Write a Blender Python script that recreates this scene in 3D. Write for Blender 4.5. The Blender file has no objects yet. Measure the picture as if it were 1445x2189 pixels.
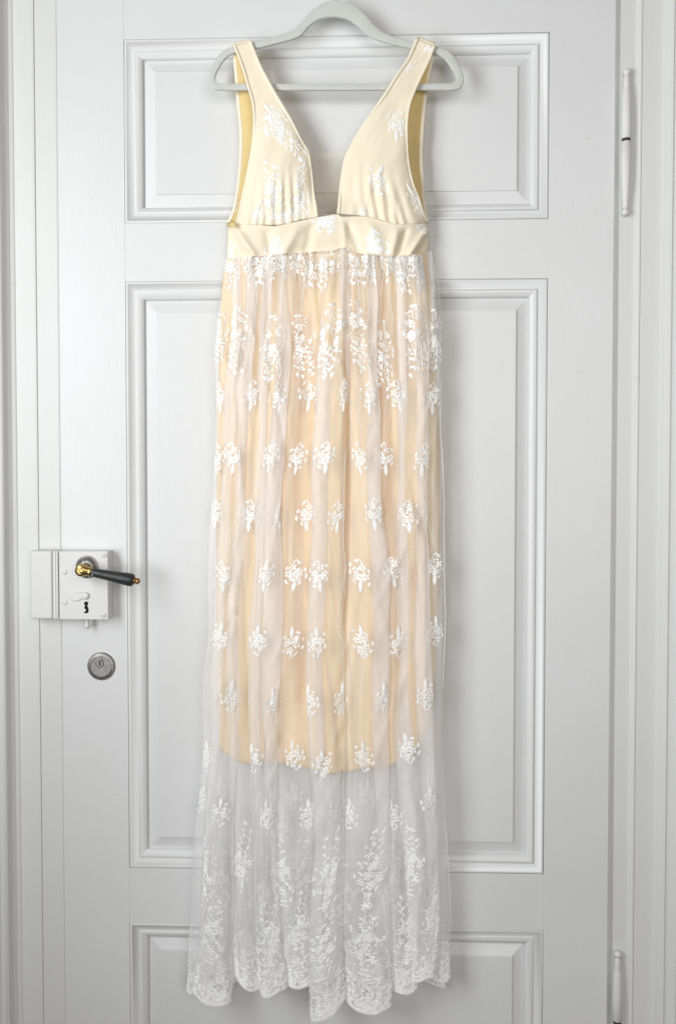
import bpy, math, random
import numpy as np

# ------------------------------------------------------------------ camera, world, lamps, exposure
SC = bpy.context.scene
COL = SC.collection
PW, PH, FPX = 1445.0, 2189.0, 1900.0
Z0 = 1.20                                   # camera height above the floor
CAM = np.array([0.05695, -1.425, Z0])
PITCH, YAW, ROLL = -0.02969, -0.03629, 0.00017
_fw = np.array([math.sin(YAW)*math.cos(PITCH), math.cos(YAW)*math.cos(PITCH), math.sin(PITCH)])
_rt = np.array([math.cos(YAW), -math.sin(YAW), 0.0])
_up = np.cross(_rt, _fw)
RT = _rt*math.cos(ROLL) + _up*math.sin(ROLL)
UP = _up*math.cos(ROLL) - _rt*math.sin(ROLL)
FW = _fw
from mathutils import Matrix, Vector
cam_data = bpy.data.cameras.new('camera')
cam = bpy.data.objects.new('camera', cam_data)
COL.objects.link(cam)
m = Matrix.Identity(4)
for i in range(3):
    m[i][0] = RT[i]; m[i][1] = UP[i]; m[i][2] = -FW[i]; m[i][3] = CAM[i]
cam.matrix_world = m
cam_data.sensor_fit = 'VERTICAL'
cam_data.sensor_height = 36.0
cam_data.lens = 36.0*FPX/PH
cam_data.clip_start = 0.05
cam_data.clip_end = 100
SC.camera = cam

world = bpy.data.worlds.new('World')
SC.world = world
world.use_nodes = True
bg = world.node_tree.nodes['Background']
bg.inputs['Color'].default_value = (1.0, 0.85, 0.72, 1)
bg.inputs['Strength'].default_value = 0.075

def area(name, loc, target, sx, sy, power, col):
    l = bpy.data.lights.new(name, 'AREA')
    l.shape = 'RECTANGLE'; l.size = sx; l.size_y = sy; l.energy = power; l.color = col
    o = bpy.data.objects.new(name, l); COL.objects.link(o)
    o.location = loc
    o.rotation_euler = (Vector(target)-Vector(loc)).to_track_quat('-Z', 'Y').to_euler()
    return o
area('window_light', (-0.92, -1.18, Z0+0.32), (0.08, -1.04, Z0+0.48), 0.75, 1.35, 27.0, (0.945, 0.985, 1.0))
area('front_fill_light', (0.75, -3.3, Z0+0.45), (0.0, 0.0, Z0+0.05), 2.4, 2.0, 43, (1.0, 0.985, 0.96))  # broad fill lamp added behind the camera to lift shadows, not a window
SC.view_settings.view_transform = 'Standard'
SC.view_settings.look = 'None'
SC.view_settings.exposure = 0.17
SC.view_settings.gamma = 1.0
SC.cycles.transparent_max_bounces = 40
SC.cycles.max_bounces = 14
SC.cycles.diffuse_bounces = 10
SC.cycles.transmission_bounces = 10

# ------------------------------------------------------------------ helpers
rng = random.Random(7)
nrg = np.random.default_rng(11)
PXM = 0.00075                               # metres per photo pixel on the door face

def P(px, py, d=0.0):
    """photo pixel -> point on the vertical plane d metres in front of the door face"""
    px = np.asarray(px, float); py = np.asarray(py, float); d = np.asarray(d, float)
    px, py, d = np.broadcast_arrays(px, py, d)
    dr = FW*FPX + RT*(px-PW/2)[..., None] + UP*(PH/2-py)[..., None]
    t = (-d - CAM[1]) / dr[..., 1]
    return CAM + dr*t[..., None]

def to_px(Q):
    D = np.asarray(Q)-CAM
    z = D@FW
    return PW/2+FPX*(D@RT)/z, PH/2-FPX*(D@UP)/z

def tag(o, label=None, cat=None, group=None, kind=None):
    if label: o['label'] = label
    if cat: o['category'] = cat
    if group: o['group'] = group
    if kind: o['kind'] = kind
    return o

def empty(name, loc):
    o = bpy.data.objects.new(name, None); COL.objects.link(o)
    o.location = loc; o.empty_display_size = 0.05
    return o

class MB:
    def __init__(s): s.v = []; s.f = []
    def add(s, vs, fs):
        b = len(s.v); s.v += [tuple(map(float, q)) for q in vs]
        s.f += [tuple(b+i for i in q) for q in fs]
        return s
    def box(s, x0, x1, y0, y1, z0, z1):
        return s.add([(x0,y0,z0),(x1,y0,z0),(x1,y1,z0),(x0,y1,z0),(x0,y0,z1),(x1,y0,z1),(x1,y1,z1),(x0,y1,z1)],
                     [(0,3,2,1),(4,5,6,7),(0,1,5,4),(1,2,6,5),(2,3,7,6),(3,0,4,7)])
    def lathe(s, origin, axis, prof, n=24, cap=True):
        """prof: (distance along axis, radius)"""
        a = Vector(axis).normalized(); o = Vector(origin)
        u = a.orthogonal().normalized(); w = a.cross(u)
        vs = []
        for (h, r) in prof:
            for k in range(n):
                t = 2*math.pi*k/n
                vs.append(o+a*h+(u*math.cos(t)+w*math.sin(t))*r)
        fs = []
        for i in range(len(prof)-1):
            for k in range(n):
                fs.append((i*n+k, i*n+(k+1) % n, (i+1)*n+(k+1) % n, (i+1)*n+k))
        if cap:
            fs.append(tuple(range(n-1, -1, -1))); L = (len(prof)-1)*n
            fs.append(tuple(range(L, L+n)))
        return s.add(vs, fs)
    def tube(s, pts, r, n=6, flat=1.0, closed=False):
        pts = [Vector(p) for p in pts]; N = len(pts)
        rs = r if hasattr(r, '__len__') else [r]*N
        vs = []; fs = []
        for i, p in enumerate(pts):
            t = (pts[min(i+1, N-1)]-pts[max(i-1, 0)])
            t = t.normalized() if t.length > 1e-9 else Vector((0, 0, 1))
            b = Vector((0, -1, 0)); b = (b-t*b.dot(t))
            b = b.normalized() if b.length > 1e-6 else t.orthogonal().normalized()
            c = t.cross(b)
            for k in range(n):
                a = 2*math.pi*k/n
                vs.append(p+(b*math.cos(a)*flat+c*math.sin(a))*rs[i])
        for i in range(N-1):
            for k in range(n):
                fs.append((i*n+k, i*n+(k+1) % n, (i+1)*n+(k+1) % n, (i+1)*n+k))
        fs.append(tuple(range(n-1, -1, -1))); fs.append(tuple(range((N-1)*n, N*n)))
        return s.add(vs, fs)
    def prism(s, poly, y0, y1):
        """poly: list of (x, z); extruded from y0 (front) to y1"""
        n = len(poly)
        vs = [(x, y0, z) for x, z in poly]+[(x, y1, z) for x, z in poly]
        fs = [tuple(range(n)), tuple(range(2*n-1, n-1, -1))]
        for i in range(n):
            j = (i+1) % n; fs.append((i, i+n, j+n, j))
        return s.add(vs, fs)
    def build(s, name, mat, parent=None, smooth=False, bevel=0.0, segs=2, origin=None, solid=0.0, uv=None, angle=None, split=None):
        me = bpy.data.meshes.new(name)
        vs = np.array(s.v, float)
        if parent is not None and parent.parent is not None:
            base = np.array(parent.location)+np.array(parent.parent.location)
        elif parent is not None: base = np.array(parent.location)
        else: base = np.zeros(3)
        org = np.array(origin if origin is not None else base, float)
        me.from_pydata([tuple(q) for q in vs-org], [], s.f)
        me.update()
        import bmesh
        bm = bmesh.new(); bm.from_mesh(me)
        if angle != 'keep': bmesh.ops.recalc_face_normals(bm, faces=bm.faces)
        bm.to_mesh(me); bm.free()
        if uv is not None:
            lay = me.uv_layers.new(name='uv')
            vi = np.zeros(len(me.loops), int); me.loops.foreach_get('vertex_index', vi)
            lay.data.foreach_set('uv', np.asarray(uv, float)[vi].ravel())
        me.materials.append(mat)
        if smooth: me.polygons.foreach_set('use_smooth', [True]*len(me.polygons))
        o = bpy.data.objects.new(name, me); COL.objects.link(o)
        o.location = org-base
        if parent is not None: o.parent = parent
        if split:
            md = o.modifiers.new('edges', 'EDGE_SPLIT'); md.split_angle = math.radians(split)
        if solid:
            md = o.modifiers.new('thickness', 'SOLIDIFY'); md.thickness = solid; md.offset = -1
        if bevel:
            md = o.modifiers.new('bevel', 'BEVEL'); md.width = bevel; md.segments = segs
            md.limit_method = 'ANGLE'; md.angle_limit = math.radians(35); md.harden_normals = False
        return o

def smoothpoly(pts, n, key=None):
    """Catmull-Rom resample of a 2D polyline to n points, even in chord length"""
    p = np.array(pts, float)
    if len(p) < 3:
        t = np.linspace(0, 1, n)[:, None]; return p[0]*(1-t)+p[-1]*t
    ext = np.vstack([2*p[0]-p[1], p, 2*p[-1]-p[-2]])
    out = []
    for i in range(len(p)-1):
        a, b, c, d = ext[i:i+4]
        for k in range(16):
            t = k/16
            out.append(0.5*((2*b)+(-a+c)*t+(2*a-5*b+4*c-d)*t*t+(-a+3*b-3*c+d)*t**3))
    out.append(p[-1]); out = np.array(out)
    L = np.concatenate([[0], np.cumsum(np.linalg.norm(np.diff(out, axis=0), axis=1))])
    q = np.linspace(0, L[-1], n)
    return np.stack([np.interp(q, L, out[:, k]) for k in range(p.shape[1])], 1)

def vnoise(x, y, seed=0):
    """smooth value noise on arrays, range -1..1"""
    x = np.asarray(x, float); y = np.asarray(y, float)
    r = np.random.default_rng(seed).uniform(-1, 1, (64, 64))
    xi = np.floor(x).astype(int); yi = np.floor(y).astype(int)
    fx = x-xi; fy = y-yi; fx = fx*fx*(3-2*fx); fy = fy*fy*(3-2*fy)
    g = lambda a, b: r[a % 64, b % 64]
    return (g(xi, yi)*(1-fx)+g(xi+1, yi)*fx)*(1-fy)+(g(xi, yi+1)*(1-fx)+g(xi+1, yi+1)*fx)*fy

def sstep(a, b, x):
    t = np.clip((np.asarray(x, float)-a)/(b-a), 0, 1); return t*t*(3-2*t)

# ------------------------------------------------------------------ materials
def newmat(name):
    mt = bpy.data.materials.new(name); mt.use_nodes = True
    nt = mt.node_tree; nt.nodes.clear()
    out = nt.nodes.new('ShaderNodeOutputMaterial')
    return mt, nt, out
def N(nt, t, **kw):
    n = nt.nodes.new(t)
    for k, v in kw.items(): setattr(n, k, v)
    return n
def noise(nt, scale, detail=4, mapping=(1, 1, 1), coord='Object', rough=0.55):
    tc = N(nt, 'ShaderNodeTexCoord'); mp = N(nt, 'ShaderNodeMapping')
    mp.inputs['Scale'].default_value = mapping
    nt.links.new(tc.outputs[coord], mp.inputs['Vector'])
    nz = N(nt, 'ShaderNodeTexNoise'); nz.inputs['Scale'].default_value = scale
    nz.inputs['Detail'].default_value = detail; nz.inputs['Roughness'].default_value = rough
    nt.links.new(mp.outputs['Vector'], nz.inputs['Vector'])
    return nz
def ramp(nt, src, stops):
    r = N(nt, 'ShaderNodeValToRGB'); e = r.color_ramp.elements
    e[0].position, e[0].color = stops[0][0], (*stops[0][1], 1)
    e[1].position, e[1].color = stops[-1][0], (*stops[-1][1], 1)
    for p, c in stops[1:-1]:
        q = e.new(p); q.color = (*c, 1)
    nt.links.new(src, r.inputs['Fac']); return r

def paint(name, base, rough=0.38, vert=True):
    mt, nt, out = newmat(name)
    b = N(nt, 'ShaderNodeBsdfPrincipled'); b.inputs['Roughness'].default_value = rough
    n1 = noise(nt, 3.0, 5)
    lo = tuple(c*0.955 for c in base); lo = (lo[0], lo[1]*0.995, lo[2]*0.985)
    r1 = ramp(nt, n1.outputs['Fac'], [(0.3, lo), (0.7, base)])
    n2 = noise(nt, 60, 3)                       # small grubby specks
    r2 = ramp(nt, n2.outputs['Fac'], [(0.0, (0.72, 0.69, 0.64)), (0.24, (0.93, 0.92, 0.9)), (0.30, (1, 1, 1))])
    mx = N(nt, 'ShaderNodeMix', data_type='RGBA', blend_type='MULTIPLY'); mx.inputs['Factor'].default_value = 1
    nt.links.new(r1.outputs['Color'], mx.inputs['A']); nt.links.new(r2.outputs['Color'], mx.inputs['B'])
    nt.links.new(mx.outputs['Result'], b.inputs['Base Color'])
    n3 = noise(nt, 26, 4, (9, 9, 0.7) if vert else (0.7, 9, 9))
    n4 = noise(nt, 9, 3)
    bp = N(nt, 'ShaderNodeBump'); bp.inputs['Strength'].default_value = 0.16; bp.inputs['Distance'].default_value = 0.0012
    nt.links.new(n3.outputs['Fac'], bp.inputs['Height'])
    bp2 = N(nt, 'ShaderNodeBump'); bp2.inputs['Strength'].default_value = 0.16; bp2.inputs['Distance'].default_value = 0.006
    nt.links.new(n4.outputs['Fac'], bp2.inputs['Height']); nt.links.new(bp.outputs['Normal'], bp2.inputs['Normal'])
    nt.links.new(bp2.outputs['Normal'], b.inputs['Normal'])
    nt.links.new(b.outputs['BSDF'], out.inputs['Surface'])
    return mt
WHITE = (0.708, 0.715, 0.722)
M_stile = paint('paint_vertical_brush', WHITE)
M_rail = paint('paint_horizontal_brush', WHITE, vert=False)
M_case = paint('paint_casing', (0.695, 0.70, 0.695), 0.42)
M_lock = paint('paint_thick_lock', (0.71, 0.71, 0.705), 0.45)

def simple(name, base, rough, metal=0.0, var=0.12, scale=80, sheen=0.0, bump=0.0, stain=None):
    mt, nt, out = newmat(name)
    b = N(nt, 'ShaderNodeBsdfPrincipled'); b.inputs['Roughness'].default_value = rough; b.inputs['Metallic'].default_value = metal
    n1 = noise(nt, scale, 5)
    stops = [(0.3, tuple(c*(1-var) for c in base)), (0.7, base)]
    if stain: stops = [(0.3, stain), (0.48, tuple(c*(1-var) for c in base)), (0.75, base)]
    r1 = ramp(nt, n1.outputs['Fac'], stops)
    nt.links.new(r1.outputs['Color'], b.inputs['Base Color'])
    if sheen:
        b.inputs['Sheen Weight'].default_value = sheen; b.inputs['Sheen Roughness'].default_value = 0.4
    if bump:
        n2 = noise(nt, scale*6, 2); bp = N(nt, 'ShaderNodeBump')
        bp.inputs['Strength'].default_value = bump; bp.inputs['Distance'].default_value = 0.0006
        nt.links.new(n2.outputs['Fac'], bp.inputs['Height']); nt.links.new(bp.outputs['Normal'], b.inputs['Normal'])
    nt.links.new(b.outputs['BSDF'], out.inputs['Surface'])
    return mt
M_velvet = simple('velvet_sage', (0.585, 0.595, 0.565), 0.85, 0, 0.08, 120, sheen=0.35, bump=0.5)
M_brass = simple('old_brass', (0.60, 0.43, 0.17), 0.30, 1.0, 0.35, 90)
M_steel = simple('worn_steel', (0.40, 0.39, 0.38), 0.48, 0.9, 0.3, 160, stain=(0.26, 0.19, 0.15))
M_wood = simple('blackened_wood', (0.028, 0.029, 0.032), 0.42, 0, 0.4, 70, bump=0.2)
M_black = simple('keyhole_dark', (0.006, 0.006, 0.006), 0.9)
M_chip = simple('bare_iron', (0.05, 0.047, 0.045), 0.6, 0.3)
M_chrome = simple('hook_steel', (0.7, 0.7, 0.7), 0.2, 1.0)

def fabric(name, base, trans=0.25, rough=0.55, sheen=0.25, var=0.06, wrinkle=0.35, spec=0.3):
    mt, nt, out = newmat(name)
    b = N(nt, 'ShaderNodeBsdfPrincipled'); b.inputs['Roughness'].default_value = rough
    b.inputs['Sheen Weight'].default_value = sheen; b.inputs['Sheen Roughness'].default_value = 0.35
    b.inputs['Specular IOR Level'].default_value = spec
    n1 = noise(nt, 14, 5)
    r1 = ramp(nt, n1.outputs['Fac'], [(0.3, tuple(c*(1-var) for c in base)), (0.7, base)])
    nt.links.new(r1.outputs['Color'], b.inputs['Base Color'])
    n2 = noise(nt, 1100, 1); n3 = noise(nt, 16, 4, (1.6, 1.6, 0.45))
    bp = N(nt, 'ShaderNodeBump'); bp.inputs['Strength'].default_value = 0.12; bp.inputs['Distance'].default_value = 0.0004
    nt.links.new(n2.outputs['Fac'], bp.inputs['Height'])
    bp2 = N(nt, 'ShaderNodeBump'); bp2.inputs['Strength'].default_value = wrinkle; bp2.inputs['Distance'].default_value = 0.006
    nt.links.new(n3.outputs['Fac'], bp2.inputs['Height']); nt.links.new(bp.outputs['Normal'], bp2.inputs['Normal'])
    nt.links.new(bp2.outputs['Normal'], b.inputs['Normal'])
    tr = N(nt, 'ShaderNodeBsdfTranslucent'); nt.links.new(r1.outputs['Color'], tr.inputs['Color'])
    mx = N(nt, 'ShaderNodeMixShader'); mx.inputs['Fac'].default_value = trans
    nt.links.new(b.outputs['BSDF'], mx.inputs[1]); nt.links.new(tr.outputs['BSDF'], mx.inputs[2])
    nt.links.new(mx.outputs['Shader'], out.inputs['Surface'])
    return mt
M_lining = fabric('cream_yellow_lining', (0.95, 0.81, 0.44), 0.45)
M_slip = fabric('cream_peach_slip', (0.965, 0.735, 0.39), 0.12)
M_bodice = fabric('cream_bodice_fabric', (0.94, 0.85, 0.675), 0.12, rough=0.8, wrinkle=0.25, spec=0.1)
M_bind = fabric('cream_binding', (0.95, 0.87, 0.71), 0.08, wrinkle=0.1)

def net(name, base, a0, a1, streak=(120, 5), fade=None):
    """sheer net: a fixed share of thread and of open holes, varying a little along the yarn"""
    mt, nt, out = newmat(name)
    uvn = N(nt, 'ShaderNodeUVMap'); uvn.uv_map = 'uv'
    mp = N(nt, 'ShaderNodeMapping'); mp.inputs['Scale'].default_value = (streak[0], streak[1], 1)
    nt.links.new(uvn.outputs['UV'], mp.inputs['Vector'])
    nz = N(nt, 'ShaderNodeTexNoise'); nz.inputs['Scale'].default_value = 1.0; nz.inputs['Detail'].default_value = 4
    nt.links.new(mp.outputs['Vector'], nz.inputs['Vector'])
    mr = N(nt, 'ShaderNodeMapRange'); mr.inputs['From Min'].default_value = 0.3; mr.inputs['From Max'].default_value = 0.7
    mr.inputs['To Min'].default_value = a0; mr.inputs['To Max'].default_value = a1
    nt.links.new(nz.outputs['Fac'], mr.inputs['Value'])
    df = N(nt, 'ShaderNodeBsdfPrincipled'); df.inputs['Base Color'].default_value = (*base, 1)
    df.inputs['Roughness'].default_value = 0.6; df.inputs['Sheen Weight'].default_value = 1.0; df.inputs['Sheen Roughness'].default_value = 0.3
    tl = N(nt, 'ShaderNodeBsdfTranslucent'); tl.inputs['Color'].default_value = (*base, 1)
    m1 = N(nt, 'ShaderNodeMixShader'); m1.inputs['Fac'].default_value = 0.10
    nt.links.new(df.outputs['BSDF'], m1.inputs[1]); nt.links.new(tl.outputs['BSDF'], m1.inputs[2])
    tp = N(nt, 'ShaderNodeBsdfTransparent')
    m2 = N(nt, 'ShaderNodeMixShader')
    alpha = mr.outputs['Result']
    if fade:                                  # lace worked thinner towards its upper border
        sp = N(nt, 'ShaderNodeSeparateXYZ'); nt.links.new(uvn.outputs['UV'], sp.inputs['Vector'])
        fr = N(nt, 'ShaderNodeMapRange', interpolation_type='SMOOTHSTEP'); fr.inputs['From Min'].default_value = fade[0]; fr.inputs['From Max'].default_value = fade[1]
        nt.links.new(sp.outputs['Y'], fr.inputs['Value'])
        mm = N(nt, 'ShaderNodeMath', operation='MULTIPLY'); nt.links.new(fr.outputs['Result'], mm.inputs[0]); nt.links.new(alpha, mm.inputs[1])
        alpha = mm.outputs['Value']
    nt.links.new(alpha, m2.inputs['Fac'])
    nt.links.new(tp.outputs['BSDF'], m2.inputs[1]); nt.links.new(m1.outputs['Shader'], m2.inputs[2])
    nt.links.new(m2.outputs['Shader'], out.inputs['Surface'])
    return mt
M_tulle = net('white_tulle', (0.985, 0.975, 0.985), 0.26, 0.40, (60, 3))
M_crease = net('white_tulle_crease', (0.93, 0.91, 0.90), 0.40, 0.60, (1, 40))
M_backnet = net('beige_net', (0.86, 0.76, 0.58), 0.18, 0.24)
M_thread = fabric('white_embroidery_thread', (0.97, 0.97, 0.965), 0.08, 0.45, 0.8, 0.03, 0.0, spec=0.4)

# ------------------------------------------------------------------ the door, its frame
ZT, ZB = Z0+0.95, 0.02
XL, XR = -0.33629, 0.33629                  # panel openings
DL, DR = -0.44419, 0.43866                  # door leaf
z1t, z1b, z2t, z2b, z3t, z3b = (Z0+q for q in (0.71059, 0.42003, 0.32756, -0.62589, -0.71726, -1.02))
DTH = 0.042
door = empty('panelled_door', (0, DTH/2, ZB))
tag(door, 'white painted wooden door with three moulded panels behind the hanging dress', 'door')
MB().box(DL, XL-0.0002, 0, DTH, ZB, ZT).build('stile', M_stile, door, bevel=0.0005)
MB().box(XR+0.0002, DR, 0, DTH, ZB, ZT).build('stile', M_stile, door, bevel=0.0005)
for (a, b) in ((z1t, ZT), (z2t, z1b), (z3t, z2b), (ZB, z3b)):
    MB().box(XL-0.0001, XR+0.0001, 0.0002, DTH, a, b).build('rail', M_rail, door)

# moulding profile, (distance in from the opening edge, depth in front of the door face; negative = recessed)
PROF = [(0.0002, -0.020), (0.0002, -0.0012), (0.0010, 0.0006), (0.0028, 0.0014), (0.0042, 0.0002), (0.0048, -0.0016), (0.0140, -0.0085), (0.0150, -0.0088), (0.0158, -0.0060), (0.0172, -0.0048),
        (0.0190, -0.0052), (0.0262, -0.0128), (0.0270, -0.0140), (0.0274, -0.016), (0.0274, -0.020)]
PROF = PROF[:1]+[(i, h*0.72 if h > -0.0145 else h) for i, h in PROF[1:-2]]+PROF[-2:]
def sweep_rect(x0, x1, za, zb, prof):
    mb = MB(); vs = []; n = len(prof)
    for (i, h) in prof:
        vs += [(x0+i, -h, zb+i), (x1-i, -h, zb+i), (x1-i, -h, za-i), (x0+i, -h, za-i)]
    fs = []
    for k in range(n-1):
        for c in range(4):
            d = (c+1) % 4
            fs.append((k*4+c, k*4+d, (k+1)*4+d, (k+1)*4+c))
    return mb.add(vs, fs)
for (a, b) in ((z1t, z1b), (z2t, z2b), (z3t, z3b)):
    i0 = 0.0272; i1 = 0.0475; i2 = 0.0488
    mb = MB()
    prof = [(i0, -0.0160), (i1, -0.0098), (i1+0.0003, -0.0080), (i2, -0.0076)]
    sw = sweep_rect(XL, XR, a, b, prof); mb.add(sw.v, sw.f)
    mb.add([(XL+i2, 0.0076, b+i2), (XR-i2, 0.0076, b+i2), (XR-i2, 0.0076, a-i2), (XL+i2, 0.0076, a-i2)], [(0, 1, 2, 3)])
    mb.add([(XL+i0, 0.0160, b+i0), (XR-i0, 0.0160, b+i0), (XR-i0, 0.030, b+i0), (XL+i0, 0.030, b+i0),
            (XL+i0, 0.0160, a-i0), (XR-i0, 0.0160, a-i0), (XR-i0, 0.030, a-i0), (XL+i0, 0.030, a-i0)],
           [(0, 1, 2, 3), (4, 7, 6, 5), (2, 6, 7, 3), (1, 5, 6, 2), (0, 3, 7, 4)])
    pn = mb.build('panel', M_stile, door)
    mo = sweep_rect(XL, XR, a, b, PROF).build('moulding', M_rail, pn, smooth=True)
    md = mo.modifiers.new('edges', 'EDGE_SPLIT'); md.split_angle = math.radians(50)

def extrude_profile(prof, za, zb):
    n = len(prof)
    vs = [(x, -d, za) for x, d in prof]+[(x, -d, zb) for x, d in prof]
    fs = [(i, (i+1) % n, n+(i+1) % n, n+i) for i in range(n)]+[tuple(range(n-1, -1, -1)), tuple(range(n, 2*n))]
    return MB().add(vs, fs)
CB = 0.0; CT = ZT+0.02
fl = empty('door_frame', (0.0, 0.02, CB))
tag(fl, 'white painted door frame with stepped architraves on either side of the door', 'door frame')
extrude_profile([(DL-0.0002, -0.040), (DL-0.0002, -0.0016), (DL-0.0010, -0.0005), (DL-0.0030, 0.0000), (-0.4796, 0.0004), (-0.4801, 0.0000), (-0.4802, -0.040)], CB, CT).build('jamb', M_case, fl)
extrude_profile([(-0.4803, -0.040), (-0.4803, 0.0004), (-0.4810, 0.0022), (-0.484, 0.0026), (-0.5135, 0.0030), (-0.5150, 0.0045), (-0.5200, 0.0068), (-0.5246, 0.0125), (-0.5272, 0.0190), (-0.5285, 0.0225),
                 (-0.5305, 0.0240), (-0.5325, 0.0228), (-0.5335, 0.0200), (-0.5420, 0.0190), (-0.5440, 0.0215), (-0.5900, 0.0225), (-0.5920, -0.040)], CB, CT).build('architrave', M_case, fl)
fr = fl
extrude_profile([(DR+0.0020, -0.040), (DR+0.0022, -0.0085), (0.4470, -0.0078), (0.4474, -0.0010), (0.4482, 0.0002), (0.4690, 0.0004), (0.4715, 0.0010), (0.4735, 0.0040), (0.4762, 0.0052), (0.4785, 0.0050), (0.4788, -0.040)], CB, CT).build('jamb', M_case, fr)
extrude_profile([(0.4791, -0.040), (0.4791, 0.0038), (0.4800, 0.0046), (0.5100, 0.0050), (0.5118, 0.0070), (0.5150, 0.0120), (0.5186, 0.0160), (0.5230, 0.0178), (0.5246, 0.0150),
                 (0.5262, 0.0152), (0.5285, 0.0190), (0.5400, 0.0235), (0.5420, 0.0190), (0.5440, 0.0192), (0.5600, 0.0260), (0.5900, 0.0262), (0.5920, -0.040)], CB, CT).build('architrave', M_case, fr)
wl = MB().box(-2.2, -0.5925, 0.0, 0.05, 0, 2.8); wl = wl.build('wall_left', M_case); tag(wl, kind='structure')
wr = MB().box(0.5925, 2.2, 0.0, 0.05, 0, 2.8).build('wall_right', M_case); tag(wr, kind='structure')

# ------------------------------------------------------------------ hinges
def hinge(cx_px, ytop, ybot, gap):
    q = P(cx_px, (ytop+ybot)/2, 0.006)
    za, zb = P(cx_px, ytop, 0.006)[2], P(cx_px, ybot, 0.006)[2]; zg = P(cx_px, gap, 0.006)[2]
    h = MB().box(q[0]-0.0052, q[0]+0.0045, -0.0030, -0.0002, zb+0.024, za-0.024).build('hinge', M_lock, door, bevel=0.0006)
    o = (q[0], -0.006, 0)
    def knuckle(z_in, z_out):
        L = abs(z_out-z_in); s = 1 if z_out > z_in else -1
        pr = [(0, 0.0068), (0.0008, 0.0078), (0.35*L, 0.0078), (0.60*L, 0.0070), (0.72*L, 0.0060), (0.735*L, 0.0054), (0.75*L, 0.0058), (0.86*L, 0.0051), (0.885*L, 0.0044), (0.90*L, 0.0044)]
        ball = [(0.90*L+0.0003, 0.0046)]
        for k in range(1, 8):
            t = math.pi*k/8
            ball.append((0.90*L+0.0062-0.0062*math.cos(t), max(0.0062*math.sin(t), 0.0012) if k < 7 else 0.0024))
        MB().lathe((o[0], o[1], z_in), (0, 0, s), pr, 20).build('knuckle', M_lock, h, smooth=True)
        MB().lathe((o[0], o[1], z_in), (0, 0, s), ball, 20).build('finial', M_lock, h, smooth=True)
    knuckle(zg+0.0022, za); knuckle(zg-0.0022, zb)
    MB().lathe((o[0], o[1], zg-0.003), (0, 0, 1), [(0, 0.0066), (0.006, 0.0066)], 20).build('pin_collar', M_chip, h, smooth=False)
    return h
hinge(1337.5, 148, 461, 300)
hinge(1318, 2033, 2345, 2184)

# ------------------------------------------------------------------ rim lock, keeper, handle, cylinder
LD = 0.030
a = P(126, 1178, LD); b = P(232, 1325, LD)
lx0, lx1, lz1, lz0 = a[0], b[0], a[2], b[2]
lk = MB().box(lx0+0.0004, lx1, -LD, -0.0001, lz0, lz1).build('lock_case', M_lock, door, bevel=0.0013, segs=3)
def screw(px, py, r, slot, parent):
    q = P(px, py, LD); mb = MB()
    mb.lathe((q[0], -LD+0.0002, q[2]), (0, -1, 0), [(0, r), (0.0006, r*0.98), (0.0013, r*0.80), (0.0017, r*0.45), (0.0018, r*0.1)], 18)
    s = mb.build('screw', M_lock, parent, smooth=True)
    if slot is not None:
        c, sn = math.cos(slot), math.sin(slot); L = r*0.80; w = 0.00042
        pl = [(q[0]+c*L*u-sn*w*v, q[2]+sn*L*u+c*w*v) for u, v in ((-1, -1), (1, -1), (1, 1), (-1, 1))]
        MB().prism(pl, -LD-0.00175, -LD-0.0006).build('screw_slot', M_steel, parent)
screw(223, 1187, 0.0046, 0.6, lk); screw(222, 1315, 0.0046, 0.05, lk)
screw(139, 1223, 0.0044, None, lk); screw(140, 1288, 0.0044, None, lk)
# keyhole and its swung-aside cover
q = P(185, 1290, LD)
kh = MB(); kh.prism([(q[0]+0.0034*math.cos(t), q[2]+0.0034*math.sin(t)) for t in np.linspace(0, 2*math.pi, 17)[:-1]], -LD-0.0004, -LD+0.004)
kh.prism([(q[0]-0.0012, q[2]-0.0015), (q[0]+0.0012, q[2]-0.0015), (q[0]+0.0036, q[2]-0.0080), (q[0]+0.0040, q[2]-0.0115), (q[0]+0.0030, q[2]-0.0146), (q[0]+0.0002, q[2]-0.0160), (q[0]-0.0034, q[2]-0.0150), (q[0]-0.0036, q[2]-0.0138),
          (q[0]-0.0012, q[2]-0.0124), (q[0]-0.0002, q[2]-0.0106), (q[0]-0.0010, q[2]-0.0092), (q[0]-0.0034, q[2]-0.0076)], -LD-0.0005, -LD+0.004)
kh.build('keyhole', M_black, lk)
q = P(184, 1273, LD); q2 = P(150, 1276, LD)
cv = [(q[0]+0.0062*math.cos(t), q[2]+0.0062*math.sin(t)) for t in np.linspace(-2.2, 2.2, 12)]
cv += [(q[0]-0.0066, q[2]+0.0046), (q[0]-0.010, q[2]+0.0058), (q[0]-0.019, q[2]+0.0050), (q2[0]-0.0015, q[2]+0.0018), (q2[0]-0.0030, q[2]-0.0018), (q2[0]+0.0008, q[2]-0.0052), (q[0]-0.018, q[2]-0.0088), (q[0]-0.011, q[2]-0.0080), (q[0]-0.0060, q[2]-0.0050)]
ck = MB().prism(cv, -LD-0.0030, -LD-0.0001).build('keyhole_cover', M_lock, lk, bevel=0.0009, segs=2)
MB().lathe((q[0], -LD-0.0029, q[2]), (0, -1, 0), [(0, 0.0056), (0.0010, 0.0052), (0.0016, 0.0035), (0.0017, 0.0005)], 18).build('rivet', M_lock, lk, smooth=True)
q = P(187, 1327, 0.016)
MB().lathe((q[0], -0.016, lz0+0.0005), (0, 0, -1), [(0, 0.0036), (0.004, 0.0030), (0.007, 0.0029), (0.010, 0.0046), (0.013, 0.0050), (0.0155, 0.0040), (0.0168, 0.0015)], 14).build('latch_knob', M_lock, lk, smooth=True)

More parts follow.
